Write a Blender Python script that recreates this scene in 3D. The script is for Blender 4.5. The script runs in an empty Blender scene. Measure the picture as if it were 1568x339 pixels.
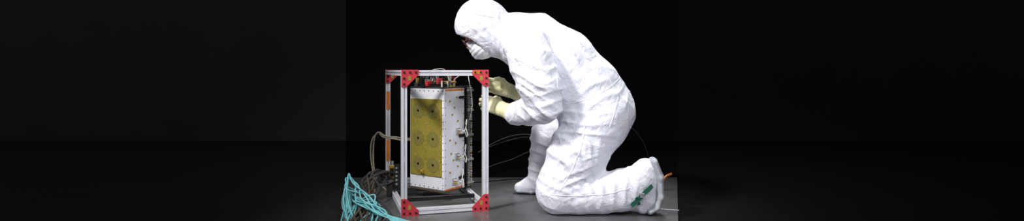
import bpy, bmesh, math, random
import numpy as np
from mathutils import Vector, Matrix
from mathutils.bvhtree import BVHTree
random.seed(7); np.random.seed(7)
S=bpy.context.scene
S.view_settings.view_transform='Standard'
COL=S.collection

# ------------------------------------------------------------ helpers
def mat(name,col,rough=.5,metal=0.,var=0.,scale=20.,bump=0.,bscale=40.,spec=.5,emit=None):
    m=bpy.data.materials.new(name); m.use_nodes=True
    nt=m.node_tree; b=nt.nodes['Principled BSDF']
    b.inputs['Base Color'].default_value=(*col,1)
    b.inputs['Roughness'].default_value=rough
    b.inputs['Metallic'].default_value=metal
    b.inputs['Specular IOR Level'].default_value=spec
    tc=nt.nodes.new('ShaderNodeTexCoord')
    n=nt.nodes.new('ShaderNodeTexNoise'); n.inputs['Scale'].default_value=scale; n.inputs['Detail'].default_value=4
    nt.links.new(tc.outputs['Object'],n.inputs['Vector'])
    r=nt.nodes.new('ShaderNodeValToRGB')
    r.color_ramp.elements[0].position=.3; r.color_ramp.elements[1].position=.7
    r.color_ramp.elements[0].color=tuple(max(0,c*(1-var)) for c in col)+(1,)
    r.color_ramp.elements[1].color=tuple(min(1,c*(1+var)) for c in col)+(1,)
    nt.links.new(n.outputs['Fac'],r.inputs['Fac']); nt.links.new(r.outputs['Color'],b.inputs['Base Color'])
    if bump:
        n2=nt.nodes.new('ShaderNodeTexNoise'); n2.inputs['Scale'].default_value=bscale; n2.inputs['Detail'].default_value=3
        nt.links.new(tc.outputs['Object'],n2.inputs['Vector'])
        bp=nt.nodes.new('ShaderNodeBump'); bp.inputs['Strength'].default_value=bump; bp.inputs['Distance'].default_value=.01
        nt.links.new(n2.outputs['Fac'],bp.inputs['Height']); nt.links.new(bp.outputs['Normal'],b.inputs['Normal'])
    return m

def link(o,parent=None,m=None):
    COL.objects.link(o)
    if parent: o.parent=parent
    if m:
        o.data.materials.append(m)
    return o
def empty(name,loc=(0,0,0),rz=0):
    e=bpy.data.objects.new(name,None); e.empty_display_size=.1
    e.location=loc; e.rotation_euler=(0,0,rz); COL.objects.link(e); return e
def mesh_obj(name,v,f,m=None,parent=None,smooth=False):
    me=bpy.data.meshes.new(name); me.from_pydata([tuple(map(float,a)) for a in v],[],[tuple(map(int,a)) for a in f]); me.update()
    if smooth: me.shade_smooth()
    return link(bpy.data.objects.new(name,me),parent,m)

class Geo:
    """accumulates boxes / cylinders / prisms into a single mesh"""
    def __init__(s): s.bm=bmesh.new(); s.mats=[]
    def mi(s,m):
        if m not in s.mats: s.mats.append(m)
        return s.mats.index(m)
    def box(s,x0,x1,y0,y1,z0,z1,m,bev=0.,M=None):
        r=bmesh.ops.create_cube(s.bm,size=1)
        vs=r['verts']
        for v in vs:
            v.co=Vector(((x0+x1)/2+v.co.x*(x1-x0),(y0+y1)/2+v.co.y*(y1-y0),(z0+z1)/2+v.co.z*(z1-z0)))
        if M is not None:
            for v in vs: v.co=M@v.co
        fs=set(f for v in vs for f in v.link_faces)
        k=s.mi(m)
        for f in fs: f.material_index=k
        if bev:
            es=list(set(e for v in vs for e in v.link_edges))
            rr=bmesh.ops.bevel(s.bm,geom=es,offset=bev,segments=2,profile=.6,affect='EDGES')
            for f in rr['faces']: f.material_index=k
    def cyl(s,p0,p1,r,m,r2=None,seg=16):
        p0=Vector(p0);p1=Vector(p1);d=p1-p0
        q=d.to_track_quat('Z','Y').to_matrix().to_4x4()
        M=Matrix.Translation((p0+p1)/2)@q
        rr=bmesh.ops.create_cone(s.bm,cap_ends=True,segments=seg,radius1=r,radius2=r if r2 is None else r2,depth=d.length,matrix=M)
        k=s.mi(m)
        for f in set(f for v in rr['verts'] for f in v.link_faces): f.material_index=k
    def prism(s,prof,p0,p1,up,m):
        p0=Vector(p0);p1=Vector(p1);d=(p1-p0).normalized();up=Vector(up).normalized();sd=up.cross(d).normalized()
        a=[s.bm.verts.new(p0+sd*x+up*y) for x,y in prof]; b=[s.bm.verts.new(p1+sd*x+up*y) for x,y in prof]
        k=s.mi(m);n=len(prof);fs=[]
        for i in range(n): fs.append(s.bm.faces.new((a[i],a[(i+1)%n],b[(i+1)%n],b[i])))
        fs.append(s.bm.faces.new(list(reversed(a)))); fs.append(s.bm.faces.new(b))
        for f in fs: f.material_index=k
        bmesh.ops.recalc_face_normals(s.bm,faces=fs)
    def out(s,name,parent=None):
        me=bpy.data.meshes.new(name); s.bm.to_mesh(me); s.bm.free()
        for m in s.mats: me.materials.append(m)
        o=bpy.data.objects.new(name,me); COL.objects.link(o)
        if parent: o.parent=parent
        return o

def tubes(name,splines,r,m,parent=None,res=3):
    cu=bpy.data.curves.new(name,'CURVE'); cu.dimensions='3D'; cu.bevel_depth=r; cu.bevel_resolution=res; cu.resolution_u=8; cu.use_fill_caps=True
    for pts in splines:
        # catmull-rom resample
        P=[Vector(p) for p in pts]
        Q=[2*P[0]-P[1]]+P+[2*P[-1]-P[-2]]
        out=[]
        for i in range(1,len(Q)-2):
            for t in np.linspace(0,1,8,endpoint=False):
                a,b,c,d=Q[i-1],Q[i],Q[i+1],Q[i+2]
                out.append(.5*((2*b)+(c-a)*t+(2*a-5*b+4*c-d)*t*t+(3*b-a-3*c+d)*t**3))
        out.append(P[-1])
        sp=cu.splines.new('POLY'); sp.points.add(len(out)-1)
        for q,p in zip(sp.points,out): q.co=(*p,1)
        sp.use_smooth=True
    o=bpy.data.objects.new(name,cu); COL.objects.link(o); cu.materials.append(m)
    if parent: o.parent=parent
    return o

# ------------------------------------------------------------ implicit surfaces (surface nets)
def surface_nets(V,lo,h):
    s=V<0; n=V.shape
    cnt=np.zeros((n[0]-1,n[1]-1,n[2]-1),np.int8)
    offs=[(a,b,c) for a in (0,1) for b in (0,1) for c in (0,1)]
    for a,b,c in offs: cnt+=s[a:n[0]-1+a,b:n[1]-1+b,c:n[2]-1+c]
    idx=np.argwhere((cnt>0)&(cnt<8))
    acc=np.zeros((len(idx),3)); c_=np.zeros(len(idx))
    for o in offs:
        for ax in range(3):
            if o[ax]==1: continue
            o2=list(o); o2[ax]=1
            a=V[idx[:,0]+o[0],idx[:,1]+o[1],idx[:,2]+o[2]]; b=V[idx[:,0]+o2[0],idx[:,1]+o2[1],idx[:,2]+o2[2]]
            cr=(a<0)!=(b<0)
            t=np.where(cr,a/np.where(cr,a-b,1),0)
            for k in range(3): acc[:,k]+=np.where(cr,o[k]+(t if k==ax else 0),0)
            c_+=cr
    verts=np.array(lo)+h*(idx+acc/c_[:,None])
    ids=-np.ones(cnt.shape,np.int64); ids[idx[:,0],idx[:,1],idx[:,2]]=np.arange(len(idx))
    faces=[]
    for a in range(3):
        b=(a+1)%3;c=(a+2)%3
        sl0=[slice(None)]*3; sl1=[slice(None)]*3; sl0[a]=slice(0,-1); sl1[a]=slice(1,None)
        s0=s[tuple(sl0)]; s1=s[tuple(sl1)]
        e=np.argwhere(s0!=s1)
        e=e[(e[:,b]>0)&(e[:,c]>0)&(e[:,b]<n[b]-1)&(e[:,c]<n[c]-1)]
        ins=s0[e[:,0],e[:,1],e[:,2]]
        q=[]
        for db,dc in ((-1,-1),(0,-1),(0,0),(-1,0)):
            x=e.copy(); x[:,b]+=db; x[:,c]+=dc
            q.append(ids[x[:,0],x[:,1],x[:,2]])
        q=np.stack(q,1); q=np.where(ins[:,None],q,q[:,::-1]); faces.append(q)
    return verts,np.concatenate(faces)
def sdf_obj(name,f,lo,hi,h,m,parent=None,disp=None):
    ax=[np.arange(lo[i],hi[i]+h,h,dtype=np.float32) for i in range(3)]
    X,Y,Z=np.meshgrid(*ax,indexing='ij')
    V=f(X,Y,Z)
    v,fc=surface_nets(V,lo,h)
    o=mesh_obj(name,v,fc,m,parent,True)
    if disp:
        me=o.data; n=np.zeros(len(v)*3,np.float32); me.vertices.foreach_get('normal',n); n=n.reshape(-1,3)
        v2=v+n*disp(v)[:,None]
        me.vertices.foreach_set('co',v2.astype(np.float32).ravel()); me.update()
    return o
def rc(X,Y,Z,a,b,ra,rb,ys=1.):
    """tapered capsule"""
    ax,ay,az=a; bx,by,bz=b
    dx,dy,dz=bx-ax,(by-ay),bz-az
    px,py,pz=X-ax,Y-ay,Z-az
    h=np.clip((px*dx+py*dy+pz*dz)/(dx*dx+dy*dy+dz*dz+1e-9),0,1)
    return np.sqrt((px-h*dx)**2+((py-h*dy)*ys)**2+(pz-h*dz)**2)-(ra+(rb-ra)*h)
def su(a,b,k):
    h=np.clip(.5+.5*(b-a)/k,0,1); return b*(1-h)+a*h-k*h*(1-h)
def chain(X,Y,Z,pts,k=.02,ys=1.):
    d=None
    for p,q in zip(pts[:-1],pts[1:]):
        e=rc(X,Y,Z,p[:3],q[:3],p[3],q[3],ys)
        d=e if d is None else su(d,e,k)
    return d
def sn(p,freq,seed):
    r=np.random.RandomState(seed); o=0
    for i in range(7):
        k=r.normal(size=3)*freq; o=o+np.sin(p@k+r.uniform(0,6.28))
    return o/3.

# ------------------------------------------------------------ materials
M_alu=mat('brushed_aluminium',(.74,.74,.78),.42,.12,.06,30)
M_slot=mat('slot_dark',(.2,.2,.21),.6,.3)
M_red=mat('red_anodised',(.62,.035,.055),.45,.1,.15,60)
M_black=mat('black_metal',(.012,.012,.012),.4,.2)
M_dark=mat('dark_grey_plastic',(.04,.04,.04),.5)
M_white=mat('white_paint',(.84,.84,.89),.45,0,.03,12)
M_gold=mat('gold_film',(.36,.285,.045),.45,.15,.16,90,.15,150)
M_olive=mat('olive_patch',(.25,.215,.05),.5,.1,.12,90)
M_brass=mat('brass',(.55,.38,.08),.35,.6)
M_orange=mat('orange_kapton',(.75,.22,.03),.35,.2,.2,50)
M_steel=mat('steel',(.55,.55,.56),.3,.7)
M_wirew=mat('white_wire',(.7,.68,.62),.5)
M_beige=mat('braided_beige',(.34,.30,.23),.6,0,.5,120,.4,300)
M_cyan=mat('cyan_jacket',(.24,.66,.70),.4,0,.08,20)
M_cabg=mat('grey_jacket',(.05,.05,.055),.5)
M_brown=mat('brown_braid',(.10,.075,.05),.6,0,.4,150)
M_glove=mat('latex_glove',(.82,.78,.46),.5,0,.08,30,.25,70)
M_skin=mat('skin',(.50,.25,.17),.5,0,.08,40)
M_mask=mat('mask_fabric',(.86,.86,.89),.8,0,.02,60,.3,120)
M_sole=mat('sole_rubber',(.42,.43,.46),.6,0,.05,60)
M_green=mat('green_strap',(.01,.11,.07),.6,0,.2,200)
M_seam=mat('suit_seam',(.84,.84,.90),.8)
M_glass=mat('glasses_frame',(.12,.05,.04),.3)

# tyvek suit
M_suit=bpy.data.materials.new('coverall_fabric'); M_suit.use_nodes=True
nt=M_suit.node_tree; b=nt.nodes['Principled BSDF']
b.inputs['Roughness'].default_value=.75; b.inputs['Specular IOR Level'].default_value=.25
tc=nt.nodes.new('ShaderNodeTexCoord')
n1=nt.nodes.new('ShaderNodeTexNoise'); n1.inputs['Scale'].default_value=7; n1.inputs['Detail'].default_value=5; n1.inputs['Distortion'].default_value=1.2
rp=nt.nodes.new('ShaderNodeValToRGB'); rp.color_ramp.elements[0].color=(.82,.82,.91,1); rp.color_ramp.elements[1].color=(.86,.86,.93,1)
v1=nt.nodes.new('ShaderNodeTexVoronoi'); v1.feature='DISTANCE_TO_EDGE'; v1.inputs['Scale'].default_value=9
vm=nt.nodes.new('ShaderNodeMixRGB'); vm.blend_type='ADD'; vm.inputs['Fac'].default_value=.25
mu=nt.nodes.new('ShaderNodeMath'); mu.operation='MULTIPLY_ADD'; mu.inputs[1].default_value=.8
bp=nt.nodes.new('ShaderNodeBump'); bp.inputs['Strength'].default_value=.7; bp.inputs['Distance'].default_value=.014
L=nt.links.new
L(tc.outputs['Object'],n1.inputs['Vector']); L(n1.outputs['Fac'],rp.inputs['Fac']); L(rp.outputs['Color'],b.inputs['Base Color'])
L(tc.outputs['Object'],vm.inputs[1]); L(n1.outputs['Color'],vm.inputs[2]); L(vm.outputs['Color'],v1.inputs['Vector'])
L(v1.outputs['Distance'],mu.inputs[0]); L(n1.outputs['Fac'],mu.inputs[2]); L(mu.outputs[0],bp.inputs['Height']); L(bp.outputs['Normal'],b.inputs['Normal'])

# ------------------------------------------------------------ room
def darkmat(name,c): return mat(name,c,1,0,.04,2,spec=0)
M_fL=darkmat('floor_border_left',(.034,.034,.030)); M_fC=darkmat('floor_shade_centre',(.008,.008,.008)); M_fR=darkmat('floor_border_right',(.012,.012,.012))  # centre colour darkened against key spill; sides carry left and right border tones
M_wL=darkmat('wall_border_left',(.074,.074,.066)); M_wC=darkmat('wall_shade_centre',(.022,.022,.022)); M_wR=darkmat('wall_border_right',(.030,.030,.030))  # border tones raised over floor for weaker ambient; centre darkened where key hits
g=Geo()
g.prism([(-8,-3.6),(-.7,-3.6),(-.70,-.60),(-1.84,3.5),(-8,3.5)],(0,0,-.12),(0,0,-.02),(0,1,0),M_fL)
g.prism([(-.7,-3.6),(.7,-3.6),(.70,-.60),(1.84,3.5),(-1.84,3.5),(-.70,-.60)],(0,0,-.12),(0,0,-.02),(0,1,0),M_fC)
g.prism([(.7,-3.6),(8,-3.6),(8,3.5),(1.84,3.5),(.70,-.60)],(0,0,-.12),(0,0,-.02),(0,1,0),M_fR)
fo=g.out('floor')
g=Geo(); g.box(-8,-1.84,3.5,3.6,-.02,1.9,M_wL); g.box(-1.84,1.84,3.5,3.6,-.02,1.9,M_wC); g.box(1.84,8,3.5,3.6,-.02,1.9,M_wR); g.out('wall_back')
# metal platform
M_plat=mat('platform_metal',(.22,.22,.225),.36,.55,.12,9,.06,120)
nt=M_plat.node_tree; b=nt.nodes['Principled BSDF']; src=b.inputs['Base Color'].links[0].from_socket
tc=nt.nodes.new('ShaderNodeTexCoord'); vo=nt.nodes.new('ShaderNodeTexVoronoi'); vo.inputs['Scale'].default_value=14
rr=nt.nodes.new('ShaderNodeValToRGB'); rr.color_ramp.elements[0].position=.05; rr.color_ramp.elements[0].color=(1,1,1,1); rr.color_ramp.elements[1].position=.07; rr.color_ramp.elements[1].color=(0,0,0,1)
mx=nt.nodes.new('ShaderNodeMixRGB'); mx.inputs[2].default_value=(.7,.7,.7,1)
nt.links.new(tc.outputs['Object'],vo.inputs['Vector']); nt.links.new(vo.outputs['Distance'],rr.inputs['Fac']); nt.links.new(rr.outputs['Color'],mx.inputs['Fac'])
nt.links.new(src,mx.inputs[1]); nt.links.new(mx.outputs['Color'],b.inputs['Base Color'])
g=Geo()
g.prism([(-.70,-.60),(.70,-.60),(1.17,1.12),(-1.18,1.12)],(0,0,-.02),(0,0,0),(0,1,0),M_plat)
pl=g.out('metal_platform')

# ------------------------------------------------------------ aluminium frame
ang=math.radians(17); FW,FD,FH,E=.469,.93,.765,.03
frame=empty('aluminium_frame_cage',(-.576,0,0),ang)
g=Geo()
h_=E/2;gq=.0042;dp=.008
side=[(-h_,-h_),(-gq,-h_),(-gq,-h_+dp),(gq,-h_+dp),(gq,-h_)]
prof=[]
for k in range(4):
    a=k*math.pi/2
    for x,y in side: prof.append((x*math.cos(a)-y*math.sin(a),x*math.sin(a)+y*math.cos(a)))
for u in (h_,FW-h_):
    for v in (h_,FD-h_): g.prism(prof,(u,v,0),(u,v,FH),(0,1,0),M_alu)
for z in (h_+.004,FH-h_-.002):
    for v in (h_,FD-h_): g.prism(prof,(E,v,z),(FW-E,v,z),(0,0,1),M_alu)
    for u in (h_,FW-h_): g.prism(prof,(u,E,z),(u,FD-E,z),(0,0,1),M_alu)
G=.09
for v0,v1 in ((-.005,-.0005),(FD-E-.006,FD-E-.0005)):
    for sx in (0,1):
        for sz in (0,1):
            pr=[(0,0),(G,0),(G,.026),(.026,G),(0,G)]
            pts=[(FW-x if sx else x, FH-y if sz else y) for x,y in pr]
            a=[g.bm.verts.new((x,v0,z)) for x,z in pts]; bb=[g.bm.verts.new((x,v1,z)) for x,z in pts]
            fs=[g.bm.faces.new(a),g.bm.faces.new(bb[::-1])]+[g.bm.faces.new((a[(i+1)%5],a[i],bb[i],bb[(i+1)%5])) for i in range(5)]
            k=g.mi(M_red)
            for f in fs: f.material_index=k
            bmesh.ops.recalc_face_normals(g.bm,faces=fs)
            for x,y in ((.014,.014),(.045,.014),(.076,.014),(.014,.045),(.014,.076)):
                X=FW-x if sx else x; Z=FH-y if sz else y
                g.cyl((X,v0-.004,Z),(X,v0,Z),.006,M_black)
            X=FW-.042 if sx else .042; Z=FH-.045 if sz else .045
            g.box(X-.008,X+.008,v0-.0012,v0,Z-.012,Z+.012,M_brass)
g.box(FW-.088,FW-.045,-.0068,-.005,FH-.022,FH-.004,M_orange)
g.box(.004,.026,FD-E-.002,FD-E,.16,.30,M_orange); g.box(.004,.026,FD-E-.002,FD-E,.5,.62,M_orange)
# dark cross members carrying the instrument
g.box(E,FW-E,.20,.225,.03,.05,M_black); g.box(E,FW-E,.46,.485,.03,.05,M_black)
g.box(E,FW-E,.22,.24,FH-.028,FH-.01,M_black); g.box(E,FW-E,.5,.52,FH-.028,FH-.01,M_black)
g.out('extrusions_and_gussets',frame)

# ------------------------------------------------------------ instrument
inst=empty('electronics_instrument_box',(-.393,.35,0),math.radians(-35))
BW,BT,Z0,Z1=.273,.183,.062,.655
g=Geo()
g.box(-BW,0,0,BT,Z0,Z1,M_white,.003)
g.box(-BW-.004,.004,-.004,BT+.004,Z0-.012,Z0-.0005,M_brown,.002)
g.box(-BW-.002,.003,-.003,BT,Z1+.0005,Z1+.008,M_dark,.002)
g.box(.001,.004,.01,BT-.012,Z1-.014,Z1-.004,M_orange); g.box(.001,.004,.01,BT-.012,Z0-.006,Z0+.006,M_orange)
g.box(-.266,-.016,-.005,-.0005,.138,.592,M_gold,.001)
for x in (-.082,-.20):
    for z in (.522,.358,.205):
        g.cyl((x,-.0065,z),(x,-.005,z),.046,M_olive,seg=40)
        g.cyl((x,-.010,z),(x,-.0064,z),.0065,M_black)
for x in (-.255,-.141,-.023):
    for z in (.146,.28,.44,.58): g.cyl((x,-.0065,z),(x,-.0045,z),.0035,M_brass)
for z in (.24,.32,.4,.49): g.cyl((-.141,-.0065,z),(-.141,-.0045,z),.003,M_brass)
g.box(-.178,-.15,-.02,-.005,.15,.175,M_brass,.003); g.cyl((-.164,-.03,.162),(-.164,-.02,.162),.008,M_brass)
for i in range(8):
    x=-.265+i*.0365
    for z in (Z0+.012,Z1-.014): g.cyl((x,-.003,z),(x,0,z),.0026,M_dark,seg=8)
for i in range(14):
    z=Z0+.03+i*(Z1-Z0-.06)/13
    g.cyl((-.008,-.003,z),(-.008,0,z),.0022,M_dark,seg=8)
    g.cyl((0,.010,z),(.003,.010,z),.0022,M_dark,seg=8); g.cyl((0,BT-.012,z),(.003,BT-.012,z),.0022,M_dark,seg=8)
for y,z in ((.05,.58),(.11,.60),(.07,.5),(.12,.46),(.05,.35),(.1,.33),(.08,.23),(.05,.16),(.12,.19),(.06,.27),(.09,.54)):
    g.cyl((0,y,z),(.004,y,z),.006,M_brass)
for y,z in ((.118,.40),(.11,.25),(.085,.105)):
    g.box(0,.012,y-.014,y+.014,z-.02,z+.02,M_steel,.002)
    g.cyl((.012,y,z+.006),(.035,y,z+.006),.007,M_steel); g.cyl((.012,y,z-.01),(.03,y,z-.01),.005,M_brass)
for z in (.60,.37,.12):
    g.box(0,.010,BT-.045,BT-.004,z-.009,z+.009,M_black,.002)
    g.cyl((.004,BT-.05,z),(.014,BT-.05,z),.008,M_black)
g.out('housing',inst)
# connector comb beside the housing
g=Geo()
g.box(-.10,.004,BT+.012,BT+.020,Z0-.02,Z1+.015,M_black,.001)
g.box(-.012,.002,BT+.02,BT+.066,Z0-.02,Z1+.015,M_dark,.001)
for i in range(62):
    z=Z0+.0+i*(Z1-Z0)/61
    g.box(.002,.010,BT+.024,BT+.040,z-.0028,z+.0028,M_steel)
    g.box(.002,.012,BT+.048,BT+.060,z-.0022,z+.0022,M_wirew if i%5 else M_brass)
for z in (.08,.22,.37,.52,.64): g.box(.0,.02,BT+.018,BT+.066,z-.006,z+.006,M_steel,.001)
g.out('connector_comb',inst)
# top hardware
g=Geo()
rnd=random.Random(3)
T=Z1+.008
g.box(-.262,-.02,.02,.05,T,T+.02,M_black,.002)
g.box(-.24,-.19,.05,.11,T,T+.045,M_steel,.003)
g.box(-.15,-.125,-.002,.03,T+.004,T+.035,M_red,.003); g.box(-.08,-.065,.02,.06,T+.01,T+.05,M_red,.003)
for i in range(26):
    x=rnd.uniform(-.26,-.0); y=rnd.uniform(0,.16); s=rnd.uniform(.005,.014); hh=rnd.uniform(.01,.055)
    m=rnd.choice([M_black,M_dark,M_steel,M_brass,M_black,M_wirew])
    if i%2: g.cyl((x,y,T),(x,y,T+hh),s*.6,m)
    else: g.box(x-s,x+s,y-s,y+s,T,T+hh,m,.001)
for x in (-.25,-.14,-.03): g.cyl((x,.09,T),(x,.09,FH-.02),.006,M_steel)
g.cyl((-.27,.08,T+.03),(.02,.08,T+.03),.006,M_brass)
g.out('top_fittings',inst)
ws=[]
for y,z in ((.118,.406),(.11,.256),(.085,.111)):
    ws.append([(.035,y,z),(.05,y+.01,z-.01),(.05,y+.025,z-.04),(.04,y+.045,z-.025),(.02,y+.055,z+.01)])
    ws.append([(.03,y,z-.016),(.045,y+.015,z+.0),(.045,y+.03,z+.035),(.03,y+.05,z+.06),(.012,y+.06,z+.03)])
tubes('signal_wires',ws,.0026,M_wirew,inst)
ws=[]
for i in range(10):
    x=rnd.uniform(-.25,-.02); y=rnd.uniform(0,.1); x2=x+rnd.uniform(-.08,.1); 
    ws.append([(x,y,T+.01),(x+.01,y,T+.05),(x2,y+.05,T+.07+rnd.uniform(0,.03)),(x2+.02,y+.12,T+.04)])
tubes('top_wires',ws,.003,M_cabg,inst)
tubes('top_wires_light',[[(-.20,.10,T+.02),(-.18,.09,T+.09),(-.15,.10,T+.105),(-.10,.12,T+.10),(-.06,.12,T+.03)],[(-.02,.1,T),(0,.1,T+.05),(.05,.14,T+.08),(.09,.12,T+.03),(.08,.16,T-.1),(.03,.2,T-.2)]],.0025,M_wirew,inst)

# ------------------------------------------------------------ junction blocks + harness behind left of the frame
jb=empty('gold_junction_block',(0,0,0))
g=Geo()
g.box(-.745,-.708,.50,.54,.105,.185,M_brass,.003); g.box(-.738,-.715,.498,.5,.12,.17,M_black,.001)
g.box(-.70,-.672,.44,.48,.07,.20,M_black,.003); g.box(-.755,-.66,.48,.56,.0,.105,M_dark,.003)
g.cyl((-.727,.52,.185),(-.727,.52,.21),.008,M_steel)
for i in range(5): g.cyl((-.686,.436,.085+i*.024),(-.686,.44,.085+i*.024),.007,M_steel)
g.out('block_body',jb)
tubes('wire_harness',[
 [(-.60,.55,.345),(-.66,.56,.342),(-.72,.6,.345),(-.79,.62,.35),(-.84,.66,.37),(-.87,.68,.34),(-.885,.7,.25),(-.87,.66,.14),(-.82,.6,.06),(-.76,.54,.02)],
 [(-.60,.55,.335),(-.67,.56,.330),(-.73,.6,.335),(-.80,.63,.34),(-.85,.68,.36),(-.895,.7,.31),(-.90,.7,.2),(-.86,.62,.08),(-.83,.5,.02)]],.0048,M_beige)
tubes('black_cable_bundle',[[(-.72+rnd.uniform(-.06,.06),.5+rnd.uniform(-.05,.1),.10),(-.76+rnd.uniform(-.1,.03),.42,.10+rnd.uniform(-.04,.08)),(-.79+rnd.uniform(-.08,.05),.32,.08+rnd.uniform(-.05,.04)),(-.76+rnd.uniform(-.1,.05),.15,.012+rnd.uniform(0,.04)),(-.68+rnd.uniform(-.1,.06),-.05,.012),(-.66+rnd.uniform(-.03,.05),-.35,.012)] for i in range(12)],.0055,M_cabg)
tubes('braided_cable_bundle',[[(-.73+rnd.uniform(-.06,.06),.55,.14),(-.80+rnd.uniform(-.05,.03),.42,.12+rnd.uniform(-.04,.05)),(-.84+rnd.uniform(-.03,.05),.30,.06+rnd.uniform(-.03,.04)),(-.82+rnd.uniform(-.06,.06),.1,.012+rnd.uniform(0,.04)),(-.74+rnd.uniform(-.06,.06),-.3,.012)] for i in range(6)],.006,M_brown)
# cyan cables
sp=[]
for i in range(11):
    j=lambda a: rnd.uniform(-a,a)
    top=.05+.16*rnd.random()
    sp.append([(-.81+j(.05),-.15+j(.1),-.01),(-.868+j(.02),.02+j(.05),top*.5),(-.900+j(.015),.13+j(.04),top),(-.865+j(.03),.12+j(.05),top*.8),(-.79+j(.04),.06+j(.05),.05+top*.2+j(.035)),(-.69+j(.04),0+j(.04),.03+j(.015)),(-.59+j(.03),-.10+j(.03),.012),(-.48+j(.04),-.22+j(.04),.008)])
for i in range(5):
    sp.append([(-.78+j(.03),-.25,-.01),(-.82+j(.03),-.05+j(.05),.03),(-.82+j(.03),.12+j(.05),.06+j(.03)),(-.76+j(.04),.15+j(.03),.05+j(.03)),(-.72+j(.03),.02+j(.05),.02),(-.72+j(.05),-.15,.01),(-.70+j(.05),-.35,.008)])
tubes('cyan_cable_bundle',sp,.0040,M_cyan)
# trailing cables behind
tubes('trailing_cable_set',[
 [(-.20,.75,.24),(-.12,.85,.28),(0,.95,.315),(.12,.98,.32),(.28,.95,.28),(.42,.9,.1),(.5,.88,.006)],
 [(-.22,.75,.23),(-.13,.85,.26),(0,.95,.29),(.12,.98,.30),(.28,.95,.24),(.40,.9,.08),(.47,.88,.006)],
 [(-.20,.7,.12),(-.1,.85,.14),(.0,.95,.155),(.12,1.0,.20),(.26,.98,.22),(.5,.95,.1),(.6,.9,.006)]],.0025,M_cabg)
tubes('floor_cable',[[(-.30,.9,.006),(-.12,.98,.006),(0,1.03,.008),(.15,1.05,.006),(.5,1.06,.006),(1.0,1.05,.006)]],.005,M_dark)
tubes('orange_hose',[[(.88,.62,.012),(.94,.66,.05),(.985,.7,.085),(1.02,.7,.10)]],.008,M_orange)
tubes('safety_line',[[(.62,.6,.62),(.70,.62,.46),(.83,.65,.30),(.92,.7,.012)]],.0012,M_cabg)
g=Geo(); g.box(-.07,.07,-.010,.010,0.0005,.003,M_sole,.001); o=g.out('floor_tape_strip'); o.location=(.84,.15,0); o.rotation_euler=(0,0,-.35)

# ------------------------------------------------------------ technician
tech=empty('cleanroom_technician')
HC=Vector((-.158,.20,1.0)); HF=Vector((-.75,0,-.66)).normalized(); HU=Vector((-.66,0,.75)).normalized()
def loc(X,Y,Z):
    x,y,z=X-HC.x,Y-HC.y,Z-HC.z
    return x*HF.x+z*HF.z, y, x*HU.x+z*HU.z
def ell(f,s,u,c,r):
    q=np.sqrt(((f-c[0])/r[0])**2+((s-c[1])/r[1])**2+((u-c[2])/r[2])**2)
    return (q-1)*min(r)
def suit(X,Y,Z):
    torso=chain(X,Y,Z,[(.04,.21,.935,.148),(.135,.22,.905,.165),(.269,.22,.79,.20),(.404,.22,.645,.20),(.478,.22,.535,.198),(.462,.22,.47,.18)],.04)
    # shoulders
    torso=su(torso,rc(X,Y,Z,(.07,.08,.90),(.07,.36,.90),.115,.115),.05)
    nl=chain(X,Y,Z,[(.462,.14,.50,.165),(.35,.11,.30,.158),(.262,.08,.155,.125),(.236,.07,.108,.108)],.03)
    nl2=chain(X,Y,Z,[(.245,.07,.112,.112),(.36,.07,.105,.105),(.47,.07,.108,.105),(.59,.065,.125,.106),(.65,.06,.155,.098),(.685,.055,.19,.078)],.03)
    near=su(nl,nl2,.022)
    # foot cover
    foot=chain(X,Y,Z,[(.700,.055,.238,.058),(.708,.052,.16,.056),(.708,.05,.08,.052),(.690,.05,.040,.040)],.02)
    near=su(near,foot,.02)
    d=su(torso,near,.05)
    fl=chain(X,Y,Z,[(.46,.32,.48,.15),(.24,.47,.40,.105),(.215,.50,.37,.098)],.03)
    fs=chain(X,Y,Z,[(.215,.50,.37,.095),(.19,.54,.22,.082),(.165,.57,.10,.070)],.02)
    ff=chain(X,Y,Z,[(.19,.58,.055,.055),(.10,.585,.045,.048),(.05,.585,.035,.036)],.02)
    far=su(su(fl,fs,.02),ff,.015)
    d=su(d,far,.03)
    # far arm
    fa=chain(X,Y,Z,[(.08,.37,.90,.105),(.14,.44,.76,.095),(.17,.46,.655,.08)],.02)
    fb=chain(X,Y,Z,[(.17,.46,.65,.078),(.10,.445,.63,.065),(.045,.43,.625,.052)],.02)
    d=su(d,su(fa,fb,.015),.03)
    # near arm
    na=chain(X,Y,Z,[(.075,.07,.90,.112),(.105,.0,.80,.118),(.14,-.035,.68,.108),(.165,-.035,.585,.095)],.02)
    nb=chain(X,Y,Z,[(.165,-.02,.575,.090),(.09,.06,.545,.075),(.03,.125,.528,.060),(.006,.155,.522,.050)],.02)
    arm=su(na,nb,.015)
    d=su(d,arm,.010)
    # hood
    f,s,u=loc(X,Y,Z)
    hood=ell(f,s,u,(-.005,0,.01),(.152,.128,.155))
    neck=rc(X,Y,Z,(-.125,.20,.945),(.03,.21,.94),.112,.128)
    hood=su(hood,neck,.03)
    cut=ell(f,s,u,(.165,0,-.054),(.121,.12,.123))
    hood=np.maximum(hood,-cut)
    d=su(d,hood,.018)
    return np.maximum(d,.003-Z)
def ridge(t): return (1-np.abs(np.sin(t)))**1.6
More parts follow.
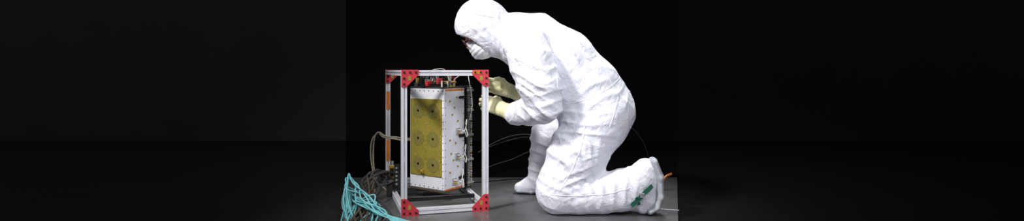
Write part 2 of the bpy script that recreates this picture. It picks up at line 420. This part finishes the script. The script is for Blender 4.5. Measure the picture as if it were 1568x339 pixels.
FOLDS=[((.11,-.08,.60),(.5,0,.85),.045,.10,.016),((.20,-.05,.62),(-.2,0,1),.05,.09,.014),((.12,-.08,.76),(.35,0,.94),.085,.14,.010),
((.17,-.02,.84),(.85,0,.4),.07,.11,.012),((.05,.08,.535),(1,0,.15),.036,.09,.009),((.40,.02,.60),(.62,0,-.78),.075,.14,.011),
((.30,.02,.72),(.8,.1,.6),.09,.16,.008),((.52,.10,.62),(.5,0,-.85),.08,.14,.008),
((.36,.0,.46),(.15,0,1),.055,.12,.013),((.32,.0,.30),(.85,0,.5),.080,.17,.013),((.45,.0,.42),(.9,0,.25),.09,.14,.010),((.31,.0,.2),(-.45,0,.9),.042,.09,.015),
((.24,.0,.13),(.6,0,.8),.05,.10,.009),((.42,.0,.13),(1,0,.35),.062,.10,.012),((.55,.0,.13),(1,0,-.3),.055,.10,.012),((.65,.0,.19),(.8,0,.6),.042,.08,.010),
((-.15,.1,1.02),(.5,0,.85),.050,.12,.009),((-.22,.1,1.07),(.75,0,-.5),.045,.10,.007),((-.08,.1,.92),(.9,0,.2),.045,.10,.012),((.03,.1,1.0),(.95,0,.2),.06,.10,.010),
((.18,.5,.25),(0,0,1),.06,.15,.010),((.10,.45,.64),(1,0,0),.035,.08,.008),((.2,.15,.98),(.5,0,-.8),.12,.18,.006)]
def disp(p):
    d=np.zeros(len(p))
    w=sn(p,9,11)*1.1; w2=sn(p,16,5)
    for i,(c,a,lam,R,A) in enumerate(FOLDS):
        q=p-np.array(c); a=np.array(a)/np.linalg.norm(a)
        g=np.exp(-(q**2).sum(1)/(R*R)*.8)
        t=(q@a)/lam*math.pi+w*1.3+w2*.5+i
        d+=1.1*A*g*(ridge(t)-.38)*(.75+.5*np.sin(w2*2+i))
    d+=.003*sn(p,14,3)+.0045*(ridge(sn(p,9,21)*2.4)-.4)
    fade=np.clip((p[:,2]-.0)/.03,0,1)
    return d*fade
so=sdf_obj('coverall',suit,(-.36,-.20,-.01),(.84,.72,1.20),.0060,M_suit,tech,disp)
sm=so.modifiers.new('sm','SMOOTH'); sm.factor=.5; sm.iterations=2
me=so.data
co=np.zeros(len(me.vertices)*3,np.float32); me.vertices.foreach_get('co',co); co=co.reshape(-1,3)
bvh=BVHTree.FromPolygons([tuple(c) for c in co.tolist()],[tuple(p.vertices) for p in me.polygons])
def onsurf(x,z,off=.0015):
    h=bvh.ray_cast(Vector((x,-1,z)),Vector((0,1,0)))
    return (h[0]+h[1]*off) if h[0] is not None else None
def seamline(pts,n=10,off=.0008):
    out=[]
    for (a,b) in zip(pts[:-1],pts[1:]):
        for t in np.linspace(0,1,n,endpoint=False):
            q=onsurf(a[0]+(b[0]-a[0])*t,a[1]+(b[1]-a[1])*t,off)
            if q is not None and (not out or (q-out[-1]).length<.08): out.append(q)
    return out
seams=[[(.30,.585),(.40,.61),(.50,.66),(.60,.73)],[(.385,.50),(.36,.38),(.31,.25),(.24,.13)],[(.20,.12),(.35,.115),(.5,.125),(.62,.16)],
[(-.02,1.06),(-.03,.98),(-.05,.90),(-.04,.85)],[(.10,1.03),(.19,.93),(.225,.80),(.23,.66)],[(-.24,1.08),(-.18,1.06),(-.10,1.045),(-.02,1.0)],[(.25,1.0),(.38,.90),(.50,.76),(.56,.62),(.50,.45)]]
tubes('suit_seams',[x for x in (seamline(s) for s in seams) if len(x)>3],.0018,M_seam,tech,2)
def ribbon(name,pts,width,m,off=.003):
    out=seamline(pts,8,off); v=[];f=[]
    for i,p in enumerate(out):
        q=out[min(i+1,len(out)-1)]-out[max(i-1,0)]; q.normalize()
        sd=q.cross(Vector((0,1,0))).normalized()*width/2
        v+= [p+sd,p-sd,p-sd+Vector((0,-.003,0)),p+sd+Vector((0,-.003,0))]
    for i in range(len(out)-1):
        a=4*i;b=a+4
        for k in range(4): f.append((a+k,a+(k+1)%4,b+(k+1)%4,b+k))
    f+= [(0,1,2,3),(4*len(out)-1,4*len(out)-2,4*len(out)-3,4*len(out)-4)]
    return mesh_obj(name,v,f,m,tech)
ribbon('ankle_strap',[(.615,.065),(.65,.10),(.685,.135),(.73,.17)],.022,M_green)
ribbon('ankle_strap_loop',[(.635,.110),(.648,.09),(.66,.06)],.014,M_green)
q=onsurf(.668,.12)
if q is not None:
    g=Geo(); g.box(q.x-.012,q.x+.012,q.y-.012,q.y-.004,q.z-.012,q.z+.012,M_steel,.002); g.out('strap_buckle',tech)
# soles
sdf_obj('boot_sole',lambda X,Y,Z: np.maximum(chain(X,(Y-.045)*.34,Z,[(.745,0,.282,.021),(.773,0,.20,.023),(.776,0,.10,.023),(.755,0,.045,.022),(.722,0,.022,.020)],.01),.0015-Z),(.66,-.05,-.01),(.83,.14,.32),.004,M_sole,tech)
sdf_obj('far_boot_sole',lambda X,Y,Z: np.maximum(chain(X,(Y-.583)*.33,Z,[(.235,0,.016,.015),(.12,0,.016,.016),(.035,0,.02,.015)],.01),.0015-Z),(0,.51,-.01),(.28,.66,.05),.005,M_sole,tech)
# head
def head(X,Y,Z):
    f,s,u=loc(X,Y,Z)
    d=ell(f,s,u,(.005,0,.02),(.108,.085,.112))
    d=su(d,ell(f,s,u,(.045,0,-.06),(.062,.062,.075)),.03)
    d=su(d,rc(f,s,u,(.108,0,.01),(.132,0,-.028),.009,.014),.012)   # nose
    d=su(d,rc(f,s,u,(.102,-.045,.028),(.102,.045,.028),.010,.010),.012) # brow
    d=su(d,rc(f,s,u,(.098,-.018,-.066),(.098,.018,-.066),.012,.012),.01) # lips
    for sy in (-1,1):
        d=su(d,ell(f,s,u,(-.0,sy*.088,-.01),(.018,.010,.030)),.008)
        d=np.maximum(d,-ell(f,s,u,(.112,sy*.034,.002),(.014,.020,.012)))
    return d
sdf_obj('head',head,(-.36,.08,.80),(-.02,.32,1.14),.004,M_skin,tech)
W=lambda f,s,u: HC+HF*f+Vector((0,s,0))+HU*u
g=Geo()
M_eye=mat('eye_white',(.7,.68,.66),.2); M_iris=mat('iris',(.05,.025,.015),.2)
for sy in (-1,1):
    g.cyl(W(.097,sy*.034,.002),W(.106,sy*.034,.002),.011,M_eye,r2=.007); g.cyl(W(.106,sy*.034,.001),W(.1075,sy*.034,.001),.005,M_iris)
g.out('eyes',tech)
sdf_obj('face_mask',lambda X,Y,Z:(lambda f,s,u: su(ell(f,s,u,(.075,0,-.078),(.068,.082,.070)),rc(f,s,u,(.118,0,-.02),(.128,0,-.09),.020,.022),.02)+.0012*np.sin(u*260))(*loc(X,Y,Z)),(-.34,.08,.76),(-.02,.32,1.05),.004,M_mask,tech)
tubes('mask_straps',[[W(.085,sy*.078,-.05),W(.05,sy*.095,-.02),W(.0,sy*.10,.0)] for sy in (-1,1)],.002,M_mask,tech)
gl=[]
for sy in (-1,1):
    ring=[W(.135+.004*math.cos(a),sy*.036+.027*math.cos(a),.002+.019*math.sin(a)) for a in np.linspace(0,2*math.pi,15)]
    gl.append(ring); gl.append([W(.13,sy*.063,.005),W(.09,sy*.088,.006),W(.02,sy*.095,.004)])
gl.append([W(.137,-.01,.005),W(.141,0,.008),W(.137,.01,.005)])
tubes('glasses',gl,.0022,M_glass,tech)

# gloves
def glove(name,W0,d,n,curl,sc=1.05,thumb=None,cuffback=.075):
    d=Vector(d).normalized(); n=Vector(n); n=(n-d*n.dot(d)).normalized(); t=Vector((0,0,1)); t=(t-d*t.dot(d)-n*t.dot(n)).normalized()
    W0=Vector(W0)
    segs=[];
    ys=(.032,.0115,-.010,-.030); ls=(.074,.082,.076,.060); bx=(.088,.092,.088,.080); r0=(.0105,.0108,.0103,.0092)
    for i in range(4):
        x,y,z=bx[i],ys[i],0.; a=curl[i]*.5; pts=[(x-.01,y,z,r0[i]+.001)]
        for k,fr in enumerate((.45,.31,.24)):
            x+=ls[i]*fr*math.cos(a); z-=ls[i]*fr*math.sin(a); y+=ys[i]*.05
            pts.append((x,y,z,r0[i]-.0008*(k+1))); a+=curl[i]
        segs.append(pts)
    th=[(.022,.026,-.008,.0165),(.055,.050,-.022,.0135),(.080,.056,-.040,.0115),(.100,.052,-.055,.0100)]
    def F(X,Y,Z):
        x=X-W0.x;y=Y-W0.y;z=Z-W0.z
        a=(x*d.x+y*d.y+z*d.z)/sc; b=(x*t.x+y*t.y+z*t.z)/sc; c=(x*n.x+y*n.y+z*n.z)/sc
        D=None
        for i in range(4):
            e=rc(a,b,c,(.005,ys[i]*.6,-.003),(bx[i],ys[i],-.002),.021,.0135)
            D=e if D is None else su(D,e,.012)
        D=su(D,rc(a,b,c,(.03,.02,-.012),(.07,-.02,-.012),.016,.014),.012)
        D=su(D,chain(a,b,c,th,.006),.010)
        for p in segs: D=su(D,chain(a,b,c,p,.003),.0035)
        cf=rc(a,b,c,(-cuffback,0,0),(.0,0,0),.054,.034)+.0014*np.sin(a*380)
        cf=np.maximum(cf,-(a+cuffback))
        D=su(D,cf,.014)
        return D*sc
    lo=[W0[i]-.10+min(0,d[i]*.22)-.02 for i in range(3)]; hi=[W0[i]+.12+max(0,d[i]*.22) for i in range(3)]
    return sdf_obj(name,F,tuple(lo),tuple(hi),.0028,M_glove,tech)
glove('glove_left_hand',(-.055,.19,.548),(-.85,.40,.30),(.0,-1,.35),(.35,.45,.5,.6))
glove('glove_right_hand',(-.012,.425,.640),(-.95,-.02,.28),(0,1,.2),(.45,.5,.5,.55))

# ------------------------------------------------------------ lights
def area(name,loc_,tgt,size,power,col=(1,1,1),spread=180):
    l=bpy.data.lights.new(name,'AREA'); l.shape='DISK'; l.size=size; l.energy=power; l.color=col; l.spread=math.radians(spread)
    o=bpy.data.objects.new(name,l); COL.objects.link(o); o.location=loc_
    o.rotation_euler=(Vector(tgt)-Vector(loc_)).to_track_quat('-Z','Y').to_euler(); return o
area('key_light',(-2.1,-1.7,3.1),(.12,.15,.52),.6,10.0,(1,.99,1),43)
area('fill_light',(1.0,-2.6,2.2),(.1,.2,.4),1.0,5.0,(.95,.96,1),43)
area('overhead_light',(.9,1.2,3.0),(.35,.3,.3),.8,6,(.95,.97,1),43)
w=bpy.data.worlds.new('World'); S.world=w; w.use_nodes=True
w.node_tree.nodes['Background'].inputs[0].default_value=(.97,.98,1,1); w.node_tree.nodes['Background'].inputs[1].default_value=.10

# ------------------------------------------------------------ camera
c=bpy.data.cameras.new('camera'); c.lens=36*912/1568; c.sensor_width=36; c.shift_y=-(339/2-107)/1568
co_=bpy.data.objects.new('camera',c); COL.objects.link(co_); co_.location=(0,-3.1,.765); co_.rotation_euler=(math.pi/2,0,0)
S.camera=co_
